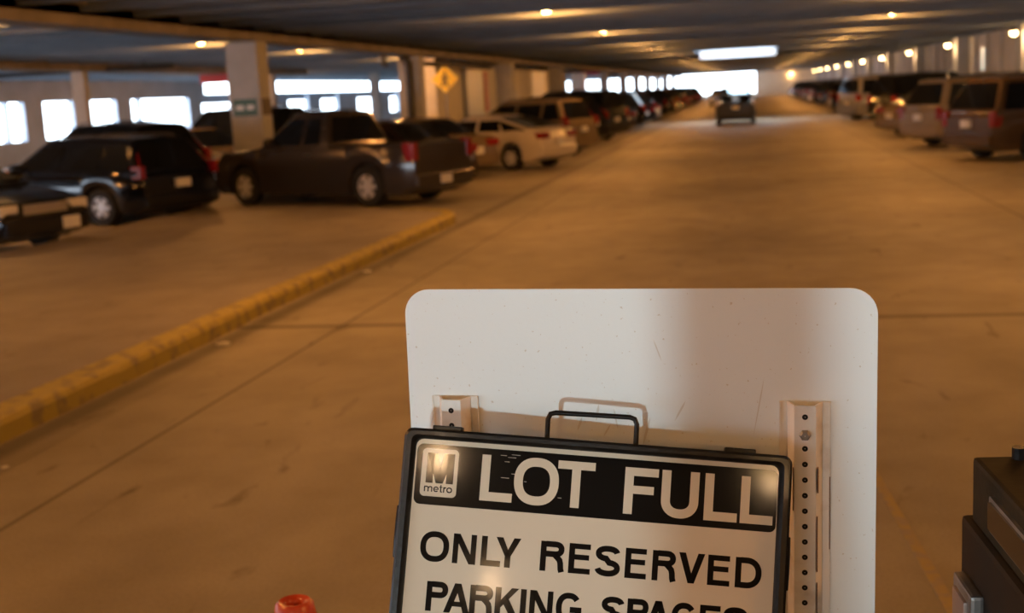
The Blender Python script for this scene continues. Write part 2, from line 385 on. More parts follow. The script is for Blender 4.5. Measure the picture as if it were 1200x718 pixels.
for i, y in enumerate(WL):
    o = wp if i == 0 else copy_tree(wp); o.location = (9.5, y, 3.2)
    tag(o, 'orange wall lamp glowing on a pilaster of the right wall, %s from the camera' % ordn(i), 'wall lamp', 'wall lamps along the right wall')
o = copy_tree(wp); o.location = (6.3, YE-.35, 3.0); o.rotation_euler = (0, 0, PI/2)
tag(o, 'orange lamp on the tan end wall right of the far opening', 'wall lamp', 'wall lamps on the end wall')

# ------------------------------------------------------------------ island with yellow kerb
IX0, IX1 = -9.85, -4.42; IZ = .15
i0 = MB()
NR = 1.5; NC = (IX1+.02-NR, 18.3); XK = IX1-.18
pts = [(IX0, YB+1), (XK, YB+1), (XK, 18.3)]+[(NC[0]+(NR-.2)*math.cos(j/8*PI*.42), 18.3+(NR-.2)*math.sin(j/8*PI*.42)) for j in range(1, 9)]+[(NC[0]-.4, 20.0), (IX0+.6, 21.6), (IX0, 21.2)]
i0.prism(pts, 'z', 0, IZ-.004)
tag(i0.build('raised_island', M_island), 'raised concrete island left of the aisle, edged by the yellow kerb', 'traffic island')
def kerb(y0, y1, xa, xb, name_label, noise=.0):
    n = max(2, int((y1-y0)/.12)); vs = []; fs = []
    rnd = random.Random(int(y0*10)+3)
    for i in range(n+1):
        y = y0+(y1-y0)*i/n; xx = xa+(xb-xa)*i/n
        d = rnd.uniform(-1, 1)*.006; ch = 0
        if rnd.random() < .06: ch = .02
        prof = [(xx, 0), (xx+d*.5, IZ-.045-ch), (xx-.015+d, IZ-.012-ch*.7), (xx-.04, IZ+.001), (XK+.002, IZ+.003), (XK+.002, 0)]
        vs += [(p[0], y, p[1]) for p in prof]
    for i in range(n):
        for j in range(5): fs.append((i*6+j, i*6+j+1, i*6+j+7, i*6+j+6))
    fs.append(tuple(range(6))); fs.append(tuple(n*6+j for j in range(5, -1, -1)))
    o = MB().add(vs, fs).build('kerb_segment', M_yellow)
    tag(o, name_label, 'kerb', 'yellow kerb segments')
kerb(-12, 5.4, -4.33, -4.36, 'yellow kerb segment nearest the camera, running out of the picture at left')
kerb(5.42, 10.3, -4.36, -4.40, 'long yellow kerb segment between the picture edge and the kerb joint')
kerb(10.33, 18.3, -4.43, -4.40, 'yellow kerb segment beyond the joint, up to the island nose')
# rounded nose
ns = []; 
for j in range(9):
    a = j/8*PI*.42; ns.append((NC[0]+NR*math.cos(a), 18.3+NR*math.sin(a)))
vs = []; fs = []
for x, y in ns:
    nx, ny = x-NC[0], y-18.3; L_ = math.hypot(nx, ny); nx /= L_; ny /= L_
    for d, z in [(0, 0), (0, IZ-.04), (-.04, IZ+.001), (-.195, IZ+.003), (-.195, 0)]: vs.append((x+nx*d, y+ny*d, z))
for i in range(8):
    for j in range(4): fs.append((i*5+j, i*5+j+1, i*5+j+6, i*5+j+5))
tag(MB().add(vs, fs).build('kerb_segment', M_yellow), 'curved end of the yellow kerb at the island nose', 'kerb', 'yellow kerb segments')
# yellow line at the right foreground
tag(MB().prism([(.52, 6.1), (.56, 6.1), (.70, 4.3), (.65, 4.3)], 'z', .0, .004).build('painted_line', M_yline), 'worn yellow painted line on the floor right of the metal board', 'floor marking')
for i, (x, y, s_, lb) in enumerate([(-4.22, 9.35, .05, 'white paper scrap lying against the yellow kerb'), (-4.05, 6.0, .02, 'tiny white paper bit on the floor at the left edge'), (-4.25, 13.4, .04, 'pale scrap of litter by the far part of the yellow kerb')]):
    p = MB().prism([(-s_, -s_*.6), (s_*.8, -s_*.8), (s_, s_*.5), (-.2*s_, s_)], 'z', 0, s_*.35)
    tag(p.build('paper_scrap', M_paper, None, (x, y, .001)), lb, 'litter')

# ------------------------------------------------------------------ cars
def lerp(a, b, t): return a+(b-a)*t
def pl(x, pts):
    if x <= pts[0][0]: return pts[0][1]
    for (x0, z0), (x1, z1) in zip(pts, pts[1:]):
        if x <= x1: return lerp(z0, z1, (x-x0)/(x1-x0) if x1 > x0 else 1)
    return pts[-1][1]
KINDS = {
 'sedan': dict(L=4.7, W=1.80, rw=.32, wx=(-1.42, 1.40), top=[(-2.35, .80), (-2.25, .97), (-1.5, 1.00), (.9, .96), (1.9, .84), (2.25, .74), (2.35, .62)], D=(-1.85, 1.0), C=(-1.05, 1.42), B=(.25, 1.44), A=(1.15, .97), belt=.96, br=(-1.35, -.35, .62), tail='wide'),
 'coupe': dict(L=4.5, W=1.80, rw=.32, wx=(-1.38, 1.38), top=[(-2.25, .86), (-2.18, .99), (-1.5, 1.01), (.9, .93), (1.8, .82), (2.15, .72), (2.25, .60)], D=(-1.95, 1.01), C=(-.75, 1.36), B=(.15, 1.37), A=(1.10, .94), belt=.95, br=(-1.1, -.3, 9), tail='wide'),
 'suv': dict(L=4.6, W=1.84, rw=.36, wx=(-1.36, 1.38), top=[(-2.3, .92), (-2.2, 1.05), (0, 1.05), (1.0, 1.05), (1.9, .97), (2.2, .86), (2.3, .70)], D=(-2.22, 1.04), C=(-1.90, 1.66), B=(.15, 1.70), A=(1.0, 1.06), belt=1.05, br=(-1.35, -.40, .50), tail='tall'),
 'bigsuv': dict(L=5.1, W=1.98, rw=.38, wx=(-1.55, 1.52), top=[(-2.55, 1.0), (-2.48, 1.15), (0, 1.14), (1.15, 1.14), (2.1, 1.08), (2.45, .98), (2.55, .8)], D=(-2.50, 1.14), C=(-2.28, 1.86), B=(.25, 1.88), A=(1.0, 1.15), belt=1.14, br=(-1.5, -.40, .62), tail='tall'),
 'minivan': dict(L=4.95, W=1.94, rw=.34, wx=(-1.48, 1.55), top=[(-2.47, .90), (-2.40, 1.02), (0, 1.04), (1.3, 1.04), (2.05, .92), (2.38, .80), (2.47, .62)], D=(-2.42, 1.02), C=(-2.08, 1.70), B=(.35, 1.74), A=(1.45, 1.05), belt=1.02, br=(-1.30, -.25, .85), tail='tall'),
 'pickup': dict(L=5.25, W=1.85, rw=.37, wx=(-1.55, 1.68), top=[(-2.62, 1.08), (-2.5, 1.13), (0, 1.12), (1.0, 1.12), (1.3, 1.10), (2.3, 1.02), (2.55, .92), (2.62, .75)], D=(-.62, 1.12), C=(-.42, 1.72), B=(.45, 1.74), A=(1.2, 1.12), belt=1.11, br=(-.42, .08, 9), tail='tall', bed=(-2.50, -.66)),
}
def tyre_and_rim(o, x, y, rw, side):
    t = MB().lathe([(rw*.60, -.10), (rw*.92, -.105), (rw, -.08), (rw, .08), (rw*.92, .105), (rw*.60, .10)], 24, 'y')
    wobj = t.build('wheel', M_dark, o, (x, y, rw), smooth=True)
    s_ = MB(); yo = side*.085
    s_.lathe([(rw*.64, yo), (rw*.57, yo*1.08), (rw*.57, yo*.5)], 24, 'y'); s_.lathe([(rw*.57, yo*.5), (.001, yo*.45)], 24, 'y', mi=1)
    for k_ in range(6):
        a = k_*PI/3; ca, sa = math.cos(a), math.sin(a); q = []
        for rr, hw in ((.02, .040), (rw*.60, .034)):
            q += [(ca*rr-sa*hw, sa*rr+ca*hw), (ca*rr+sa*hw, sa*rr-ca*hw)]
        s_.prism([q[0], q[1], q[3], q[2]], 'y', yo*.5, yo*1.1)
    s_.lathe([(.001, yo*1.2), (.05, yo*1.15), (.06, yo*.6)], 12, 'y')
    s_.build('rim', [M_rim, M_dark], wobj, smooth=True)
def make_car(kind, name, paint, opencab=False, front='normal', tail='red'):
    K = KINDS[kind]; L, W, rw = K['L'], K['W'], K['rw']; hw = W/2
    root = empty(name)
    ra = rw+.055
    xs = set()
    n = 40
    for i in range(n+1): xs.add(round(-L/2+L*i/n, 3))
    for wx in K['wx']:
        for j in range(11): xs.add(round(wx+ra*math.cos(PI*j/10)*.999, 3))
    for x, _ in K['top']: xs.add(round(x, 3))
    if 'bed' in K:
        for b in K['bed']: xs.add(round(b, 3)); xs.add(round(b+.03, 3))
    xs = sorted(x for x in xs if -L/2 <= x <= L/2)
    def wid(x):
        t = max(0, (abs(x)-(L/2-.55))/.55); return hw*(1-.13*t*t)
    secs = []
    for x in xs:
        zt = pl(x, K['top']); t = max(0, (abs(x)-(L/2-.25))/.25)
        zb = .21+.10*t
        for wx in K['wx']:
            d = abs(x-wx)
            if d < ra: zb = max(zb, rw+math.sqrt(max(0, ra*ra-d*d)))
        zb = min(zb, zt-.12)
        wv = wid(x); wt = wv*(1-.02)
        bed = 'bed' in K and K['bed'][0] < x < K['bed'][1]+.031
        zi = .62 if bed else zt+.006
        zc = .62 if bed else zt+.02
        h_ = zt-zb
        half = [(0, min(zb, .3)), (wv*.80, zb), (wv*.97, zb+.02), (wv, zb+.30*h_), (wv*1.0, zb+.55*h_), (wv*.975, zt-.10*h_-.02), (wt*.93, zt-.005), (wt*.86, zt+.003), (wt*.80, zi), (0, zc)]
        secs.append((x, half))
    vs = []; fs = []; P = len(secs[0][1]); M2 = 2*P-2
    for x, half in secs:
        ring = [(x, y_, z_) for y_, z_ in half]+[(x, -y_, z_) for y_, z_ in half[-2:0:-1]]
        vs += ring
    for i in range(len(secs)-1):
        for j in range(M2): fs.append((i*M2+j, i*M2+(j+1) % M2, (i+1)*M2+(j+1) % M2, (i+1)*M2+j))
    fs.append(tuple(range(M2))); fs.append(tuple((len(secs)-1)*M2+j for j in range(M2-1, -1, -1)))
    body = MB().add(vs, fs)
    A, Bp, C, D, belt = K['A'], K['B'], K['C'], K['D'], K['belt']
    tum = .26/.6
    wb = hw*.93
    def gy(z): return wb-(z-belt)*tum
    prof = [(D[0], D[1]-.05), D, C, (lerp(C[0], Bp[0], .5), max(C[1], Bp[1])+.025), Bp, A]
    if not opencab:
        vs = []; fs = []
        gx = [D[0]+.0]+[lerp(D[0], C[0], t) for t in (.33, .66, 1)]+[lerp(C[0], Bp[0], t) for t in (.12, .3, .5, .7, .88, 1)]+[lerp(Bp[0], A[0], t) for t in (.33, .66, 1)]
        for x in gx:
            zr = pl(x, prof[1:]); z0 = belt-.08; zr = max(zr, belt+.005)
            yt = gy(zr); h1 = min(.07, (zr-belt)*.5)
            half = [(gy(belt)+.01, z0), (gy(belt), belt), (gy(zr-h1), zr-h1), (yt-.035, zr-h1*.3), (yt-.10, zr), (0, zr+.012)]
            vs += [(x, y_, z_) for y_, z_ in half]+[(x, -y_, z_) for y_, z_ in half[-2::-1]]
        M3 = 11
        for i in range(len(gx)-1):
            for j in range(M3-1): fs.append((i*M3+j, i*M3+j+1, (i+1)*M3+j+1, (i+1)*M3+j))
        fs.append(tuple(range(M3))); fs.append(tuple((len(gx)-1)*M3+j for j in range(M3-1, -1, -1)))
        body.add(vs, fs)
    else:
        zr = C[1]
        body.add(*slab_roof(C, Bp, gy))
        for sgn in (1, -1):
            for (p, q) in ((A, Bp), (D, C), ((-.1, belt), (-.1, Bp[1])), ((-1.3, belt), (-1.3, C[1]))):
                body.tube([(p[0], sgn*(gy(p[1])-.03), p[1]-.03), (q[0], sgn*(gy(q[1])-.05), q[1])], .055, 6)
        for sx in (-1.0, .25):
            for sgn in (1, -1): body.box(sx-.08, sx+.08, sgn*.42-.25, sgn*.42+.25, belt-.3, belt+.28)
    body.build('body', paint, root, smooth=35)
    MB().box(-L/2+.25, L/2-.25, -hw*.72, hw*.72, .20, .62).build('underbody', M_trimd, root)
    G = M_tglass if opencab else M_glass
    # side glass
    zl = belt+.035; zh = min(C[1], Bp[1])-.10
    def xf(z): return lerp(A[0], Bp[0], (z-A[1])/(Bp[1]-A[1]))
    def xr(z): return lerp(D[0], C[0], (z-D[1])/(C[1]-D[1]))
    brk = [-9]+[b for b in K['br'] if b < 5]+[9]
    for sgn in (1, -1):
        for a, b in zip(brk, brk[1:]):
            a_ = a+.05; b_ = b-.05
            q = []
            for x, z in ((a_, zl), (b_, zl), (b_, zh), (a_, zh)):
                q.append((min(max(x, xr(z)+.16), xf(z)-.14), z))
            if abs(q[1][0]-q[0][0]) < .12 and abs(q[2][0]-q[3][0]) < .12: continue
            g_ = MB(); vo = [(x, sgn*(gy(z)+.008), z) for x, z in q]; vi = [(x, sgn*(gy(z)-.012), z) for x, z in q]
            g_.add(vo+vi, [(0, 1, 2, 3), (7, 6, 5, 4), (0, 4, 5, 1), (1, 5, 6, 2), (2, 6, 7, 3), (3, 7, 4, 0)])
            g_.build('side_window', G, root)
    def slant(p, q, t0, t1, nm, ins):
        dx, dz = q[0]-p[0], q[1]-p[1]; n_ = Vector((-dz, 0, dx)); n_.normalize()
        if p[0] > q[0]: n_ = -n_ if n_.x < 0 else n_
        else: n_ = -n_ if n_.x > 0 else n_
        if n_.z < 0: n_ = -n_
        vs = []
        for off in (.022, .0):
            for t, s_ in ((t0, 1), (t0, -1), (t1, -1), (t1, 1)):
                x, z = lerp(p[0], q[0], t), lerp(p[1], q[1], t)
                vs.append((x+n_.x*off, s_*(gy(z)-ins), z+n_.z*off))
        MB().add(vs, [(0, 1, 2, 3), (7, 6, 5, 4), (0, 4, 5, 1), (1, 5, 6, 2), (2, 6, 7, 3), (3, 7, 4, 0)]).build(nm, G, root)
    slant(A, Bp, .07, .92, 'windshield', .09); slant(D, C, .10, .86, 'rear_window', .11)
    for wx in K['wx']:
        for sgn in (1, -1): tyre_and_rim(root, wx, sgn*(hw-.125), rw, sgn)
    zt = pl(-L/2+.1, K['top'])
    zf = pl(L/2-.25, K['top'])
    def endx(y_): return L/2
    for sgn in (1, -1):
        if K['tail'] == 'tall': t_ = MB().box(-L/2-.02, -L/2+.22, sgn*hw*(.75 if kind != 'suv' else .82), sgn*hw*.925, zt-(.30 if kind != 'suv' else .15), zt+.02 if kind != 'suv' else zt+.10)
        else: t_ = MB().box(-L/2-.03, -L/2+.20, sgn*hw*.42, sgn*hw*.90, zt-.22, zt-.06)
        t_.build('taillight', M_red if tail == 'red' else M_lens, root, bevel=.015)
        if kind == 'suv' and tail == 'red':
            MB().tube([(-L/2+.05, sgn*hw*.86, zt), (C[0]-.02, sgn*(gy(C[1])-.05), C[1]-.12)], .018, 6).build('upper_taillight', M_red, root)
        MB().box(L/2-.30, L/2-.0, sgn*hw*.52, sgn*hw*.89, zf-.20, zf-.05).build('headlight', M_lens, root, bevel=.02)
        MB().box(L/2-.28, L/2-.06, sgn*hw*.84, sgn*hw*.905, zf-.19, zf-.07).build('turn_signal', M_amber, root, bevel=.01)
        mz = belt+.10
        MB().lathe([(.001, -.10), (.07, -.08), (.09, 0), (.07, .08), (.001, .10)], 10, 'y', (A[0]-.35, sgn*(hw+.04), mz)).build('side_mirror', paint, root, smooth=True)
        for hx in ([-.75, .2] if kind not in ('coupe', 'pickup') else [-.15]):
            MB().tube([(hx-.09, sgn*(hw+.012), belt-.14), (hx+.09, sgn*(hw+.012), belt-.14)], .014, 6).build('door_handle', M_chrome if kind in ('pickup', 'bigsuv') else paint, root)
    MB().box(-L/2-.06, -L/2+.16, -hw*.86, hw*.86, .34, .58).build('rear_bumper', M_chrome if kind == 'pickup' and False else paint, root, bevel=.03)
    MB().box(L/2-.18, L/2+.05, -hw*.84, hw*.84, .30, .52).build('front_bumper', paint, root, bevel=.03)
    MB().box(L/2-.06, L/2+.015, -hw*.45, hw*.45, zf-.20, zf-.06).build('grille', M_trimd if front == 'normal' else M_chrome, root)
    pz = .46 if kind == 'pickup' else .78 if K['tail'] == 'tall' else .66
    MB().box(-L/2-.075, -L/2-.02, -.155, .155, pz-.08, pz+.08).build('license_plate', M_plate, root)
    if front == 'mid': MB().box(L/2+.05, L/2+.06, -.18, .18, .42, .58).build('license_plate', M_plate, root)
    if front == 'plate': MB().box(L/2+.05, L/2+.06, .25, .57, .33, .50).build('license_plate', M_plate, root)
    if kind in ('suv', 'bigsuv', 'minivan'):
        for sgn in (1, -1):
            yy = gy(C[1])-.12
            MB().tube([(C[0]+.15, sgn*yy, C[1]+.01), (C[0]+.25, sgn*yy, C[1]+.06), (Bp[0]-.2, sgn*yy, Bp[1]+.06), (Bp[0]-.1, sgn*yy, Bp[1]+.01)], .015, 6).build('roof_rail', M_trimd, root)
    return root
def slab_roof(C, B, gy):
    x0, x1 = C[0]-.05, B[0]+.05; y0 = gy(C[1])-.03; z = C[1]-.05
    vs = [(x, y, z+dz) for dz in (0, .07) for y in (-y0, y0) for x in (x0, x1)]
    return vs, [(0, 2, 3, 1), (4, 5, 7, 6), (0, 1, 5, 4), (2, 6, 7, 3), (0, 4, 6, 2), (1, 3, 7, 5)]
def paint(name, col, metal=.4, rough=.16): return mat('paint_'+name, col, rough, metal=metal, coat=.45, var=.03)
P_grey = paint('gunmetal', (.055, .047, .044)); P_blue = paint('dark_blue', (.006, .008, .016)); P_black = paint('black', (.006, .006, .007))
P_maroon = paint('maroon_brown', (.035, .018, .015)); P_tan = paint('tan', (.24, .18, .11)); P_white = paint('white', (.60, .55, .50), 0, .3)
P_gold = paint('champagne', (.30, .235, .15), .2); P_silver = paint('silver', (.34, .34, .35)); P_brown = paint('bronze', (.085, .052, .027), .2); P_red = paint('red', (.22, .015, .012))
P_green = paint('dark_green', (.01, .018, .015))
PROTO = {}
NAMEOF = dict(sedan='sedan', coupe='coupe', suv='suv', bigsuv='suv', minivan='minivan', pickup='pickup_truck')
CATOF = dict(sedan='car', coupe='car', suv='suv', bigsuv='suv', minivan='minivan', pickup='pickup truck')
def place(kind, pt, rc, ang, label, group=None, nose=False, **kw):
    """rc = centre of the rear end (or of the nose if nose=True); ang = heading, degrees from +Y towards -X"""
    key = (kind, pt.name, tuple(sorted(kw.items())))
    if key in PROTO: o = copy_tree(PROTO[key])
    else: o = make_car(kind, NAMEOF[kind], pt, **kw); PROTO[key] = o
    L = KINDS[kind]['L']; h = Vector((-math.sin(math.radians(ang)), math.cos(math.radians(ang)), 0))
    s_ = -1 if nose else 1
    o.location = Vector((rc[0], rc[1], 0))+h*(L/2*s_); o.rotation_euler = (0, 0, math.atan2(h.y, h.x))
    tag(o, label, CATOF[kind], group)
    return o
GL, GR = 'cars parked in the left row', 'cars parked in the right row'
place('pickup', P_grey, (-5.47, 22.2), 64.5, 'dark grey extended-cab pickup truck parked past the raised island', GL)
place('sedan', P_maroon, (-6.0, 25.2), 64, 'dark maroon sedan just beyond the pickup truck', GL)
place('sedan', P_tan, (-6.15, 28.3), 64, 'tan sedan between the dark maroon sedan and the white coupe', GL)
place('coupe', P_white, (-4.75, 31.5), 64, 'white coupe with red tail lights in the left row', GL)
place('suv', P_tan, (-4.85, 37.2), 64, 'tan suv with black windows just beyond the white coupe', GL)
place('suv', P_black, (-5.2, 43.2), 64, 'black suv half hidden behind the tan suv in the left row', GL)
place('bigsuv', P_black, (-4.9, 47.2), 64, 'tall black suv in the left row with floor showing right of its rear wheel', GL)
seq = [('sedan', P_maroon), ('suv', P_blue), ('minivan', P_black), ('sedan', P_black), ('suv', P_maroon), ('sedan', P_silver), ('suv', P_black), ('sedan', P_blue), ('minivan', P_blue), ('sedan', P_red), ('suv', P_brown), ('sedan', P_black)]
col_word = {'maroon_brown': 'maroon', 'dark_blue': 'dark blue', 'black': 'black', 'silver': 'silver', 'red': 'red', 'bronze': 'bronze', 'gunmetal': 'grey', 'champagne': 'champagne', 'tan': 'tan', 'white': 'white', 'dark_green': 'dark green'}
for i in range(26):
    kd, pt = seq[i % len(seq)] if i < 12 else random.choice(seq)
    y = 53.4+3.13*i+(3.1 if i > 10 else 0)
    place(kd, pt, (-5.0-random.uniform(0, .35), y), 64, '%s %s in the distant left row, %s vehicle past the tall black suv' % (col_word[pt.name[6:]], NAMEOF[kd], ordn(i)), GL)
# right row
place('coupe', P_silver, (5.95, 24.6), -64, 'pale silver car cut off by the right picture edge', GR)
place('minivan', P_brown, (4.5, 28.0), -64, 'bronze minivan nearest on the right, beside the silver car at the edge', GR)
place('minivan', P_gold, (4.25, 33.8), -64, 'champagne minivan with square plate, right row', GR)
place('sedan', P_tan, (4.2, 40.2), -64, 'tan sedan poking out beyond the champagne minivan', GR)
place('bigsuv', P_black, (4.7, 48.2), -64, 'long black suv in the right row behind the tan sedan', GR)
place('bigsuv', P_silver, (4.2, 57.5), -64, 'tall silver suv with red tail light in the right row', GR)
seq2 = [('sedan', P_black), ('sedan', P_silver), ('suv', P_blue), ('sedan', P_white), ('suv', P_silver), ('minivan', P_black), ('sedan', P_red), ('sedan', P_green), ('suv', P_black), ('sedan', P_gold)]
for i in range(26):
    kd, pt = seq2[i % len(seq2)] if i < 10 else random.choice(seq2)
    place(kd, pt, (4.6+random.uniform(0, .3), 64+3.2*i), -64, '%s %s in the distant right row, %s vehicle past the tall silver suv' % (col_word[pt.name[6:]], NAMEOF[kd], ordn(i)), GR)
# the bay left of the columns
place('sedan', P_blue, (-9.75, 16.1), -106, 'dark blue sedan facing right beside the raised island, headlights and plate showing', nose=True, front='plate')
place('suv', P_blue, (-10.0, 20.5), 66, 'dark blue suv with tall red tail light behind the front-facing sedan').scale = (1.14, 1, .88)
place('suv', P_black, (-11.05, 23.2), 66, 'black suv between the dark blue suv and the tan sedan in the left bay')
place('sedan', P_gold, (-11.3, 28.3), -112, 'champagne sedan facing right, windshield showing left of the near column', nose=True)
place('bigsuv', P_black, (-11.5, 31.0), 64, 'long black suv behind the cab of the pickup truck')
place('minivan', P_blue, (-12.0, 35.2), 64, 'dark blue minivan beyond the long black suv in the left bay')
place('sedan', P_silver, (-13.5, 44.0), 64, 'silver sedan glinting in daylight left of the piped column')
# car driving in the aisle
place('suv', paint('matte_black', (.004, .004, .005), 0, .5), (-.65, 59.2), 0, 'black suv with pale lamps in the middle of the aisle', opencab=True, tail='pale')
place('sedan', P_silver, (-2.6, 118), 180, 'silver sedan coming from the bright far opening', nose=False)

# ------------------------------------------------------------------ metal board on posts
def rotm(a, b, c_): return (Matrix.Rotation(a, 3, 'Z') @ Matrix.Rotation(b, 3, 'X') @ Matrix.Rotation(c_, 3, 'Y'))
BP = Vector((-.1919, 1.9871, 1.5545)); BR = rotm(-.0324, -.0054, .0137)
bd = empty('aluminium_board', BP); bd.rotation_euler = BR.to_euler()
tag(bd, 'blank aluminium sign board with rounded corners standing behind the lot full sign', 'sign board')
def rrect(x0, x1, z0, z1, r_, n_=8):
    out = []
    for cx, cz, a0 in ((x1-r_, z1-r_, 0), (x0+r_, z1-r_, 90), (x0+r_, z0+r_, 180), (x1-r_, z0+r_, 270)):
        for j in range(n_+1):
            a = math.radians(a0+90*j/n_); out.append((cx+r_*math.cos(a), cz+r_*math.sin(a)))
    return out
MB().prism(rrect(-.381, .381, -.914, 0, .042), 'y', 0, .003).build('panel', M_alu, bd)
for cx_, cz_, l_, a_, w_ in [(.02, -.235, .05, 75, .004), (-.03, -.215, .035, 100, .003), (-.06, -.205, .03, 80, .004), (.075, -.20, .04, 62, .003), (-.045, -.235, .025, 60, .003), (.04, -.10, .04, 110, .002), (.20, -.19, .10, 80, .002), (-.09, -.225, .025, 70, .004)]:
    ca_, sa_ = math.cos(math.radians(a_)), math.sin(math.radians(a_)); q_ = []
    for t_, o_ in [(-.5, 0), (-.2, .5), (.2, .5), (.5, 0), (.2, -.5), (-.2, -.4)]:
        q_.append((cx_+ca_*t_*l_-sa_*o_*w_, cz_+sa_*t_*l_+ca_*o_*w_))
    MB().prism(q_, 'y', -.0003, .001).build('scuff_mark', mat('scuff', (.68, .66, .60), .6), bd)
def channel_post(x, ztop, label_holes, zbot):
    w1, w2, d = .0395, .0165, .030   # overall half width, web half width, depth (web against viewer side recess)
    root = empty('channel_post'); root.parent = bd
    # hat section: flanges at the front, web set back
    prof = [(-w1, -.003), (-w1, -.010), (-w1+.002, -.010), (-w1+.002, -.006), (-w2-.011, -.006), (-w2, -.034), (w2, -.034), (w2+.011, -.006), (w1-.002, -.006), (w1-.002, -.010), (w1, -.010), (w1, -.003),
            (w2+.008, -.003), (w2-.002, -.031), (-w2+.002, -.031), (-w2-.008, -.003)]
    mb = MB().prism([(x+px, py) for px, py in prof], 'z', zbot, ztop)
    p = mb.build('channel_post', M_galv, bd)
    bpy.data.objects.remove(root)
    # dark rolled edges
    hl = MB()
    zz = ztop-.018
    while zz > zbot+.02 and zz > -1.0:
        hl.lathe([(.0046, -.0342), (.0005, -.0343)], 14, 'y', (x, 0, zz)); zz -= .0254
    hl.build('punched_hole', M_hole, p)
    return p
HX = .2712; 
pR = channel_post(HX, -.1797, True, -BP.z)
pL = channel_post(-.2995, -.1797, True, -BP.z)
MB().lathe([(.009, -.034), (.009, -.038), (.006, -.042), (.001, -.042)], 6, 'y', (HX, 0, -.1797-.018-.0254-.003)).build('bolt', M_steel, pR)
for px, pz, ln in ((HX+.019, -.36, .09), (HX+.019, -.47, .06), (HX-.018, -.28, .07), (HX+.020, -.28, .04), (HX+.0385, -.30, .12)):
    MB().box(px-.0007, px+.0007, -.0105 if abs(px-HX) > .03 else -.0345, -.006, pz-ln, pz).build('rust_line', M_rust, pR)

# ------------------------------------------------------------------ folding LOT FULL sign
S = .985
SP = Vector((0, 0, CAMH))+(Vector((-.2465, 1.8958, 1.3279))-Vector((0, 0, CAMH)))*S
SR = rotm(.117, -.3072, .1067)
sg = empty('folding_sign', SP); sg.rotation_euler = SR.to_euler(); sg.scale = (S, S, S)
tag(sg, 'black framed folding LOT FULL sign leaning against the posts of the metal board', 'sign')
HW = .305; HT = .98
# outer frame: four mitred rails with rounded profile
fr = MB()
def rail(prof, out, inn):
    pass
ro = rrect(-HW, HW, -HT, 0, .012, 4); 
def ringmesh(levels):
    vs = []; fs = []; n_ = len(levels[0][1])
    for y_, lp in levels: vs += [(p[0], y_, p[1]) for p in lp]
    for i in range(len(levels)-1):
        for j in range(n_): fs.append((i*n_+j, i*n_+(j+1) % n_, (i+1)*n_+(j+1) % n_, (i+1)*n_+j))
    return vs, fs
lv = [(.034, rrect(-HW+.004, HW-.004, -HT+.004, -.004, .012, 4)), (.030, rrect(-HW, HW, -HT, 0, .014, 4)), (.004, rrect(-HW, HW, -HT, 0, .014, 4)), (.0, rrect(-HW+.004, HW-.004, -HT+.004, -.004, .012, 4)),
      (.0, rrect(-HW+.012, HW-.012, -HT+.012, -.010, .010, 4)), (.006, rrect(-HW+.0165, HW-.0165, -HT+.0165, -.0150, .010, 4)), (.012, rrect(-HW+.019, HW-.019, -HT+.019, -.0165, .012, 4)), (.034, rrect(-HW+.019, HW-.019, -HT+.019, -.0165, .012, 4))]
vs, fs = ringmesh(lv); n_ = len(lv[0][1])
fs += [(7*n_+j, 7*n_+(j+1) % n_, (j+1) % n_, j) for j in range(n_)]
MB().add(vs, fs).build('frame', M_black, sg, smooth=30)
pan = MB().prism(rrect(-HW+.014, HW-.014, -HT+.014, -.012, .012, 4), 'y', .012, .018).build('sign_panel', M_white, sg)
# ---- glyphs
def arc(cx, cy_, rx, ry, a0, a1, n=20, p=2.35):
    out = []
    for i in range(n+1):
        a = math.radians(lerp(a0, a1, i/n)); c0, s0 = math.cos(a), math.sin(a)
        out.append((cx+rx*math.copysign(abs(c0)**(2/p), c0), cy_+ry*math.copysign(abs(s0)**(2/p), s0)))
    return out
def stroke(pts, t, closed=False):
    q_ = []
    for p in pts:
        if not q_ or math.hypot(p[0]-q_[-1][0], p[1]-q_[-1][1]) > 1e-4: q_.append(p)
    pts = q_
    polys = []; k_ = len(pts); L_, R_ = [], []
    for i in range(k_):
        p = Vector(pts[i])
        a = Vector(pts[i-1]) if (i > 0 or closed) else None; b = Vector(pts[(i+1) % k_]) if (i < k_-1 or closed) else None
        d1 = (p-a).normalized() if a is not None else None; d2 = (b-p).normalized() if b is not None else None
        d1 = d1 or d2; d2 = d2 or d1
        n1 = Vector((-d1.y, d1.x)); n2 = Vector((-d2.y, d2.x)); nn = (n1+n2).normalized(); s_ = t/2/max(.35, nn.dot(n1))
        L_.append(p+nn*s_); R_.append(p-nn*s_)
    rng = range(k_ if closed else k_-1)
    for i in rng:
        j = (i+1) % k_; polys.append([tuple(L_[i]), tuple(L_[j]), tuple(R_[j]), tuple(R_[i])])
    return polys
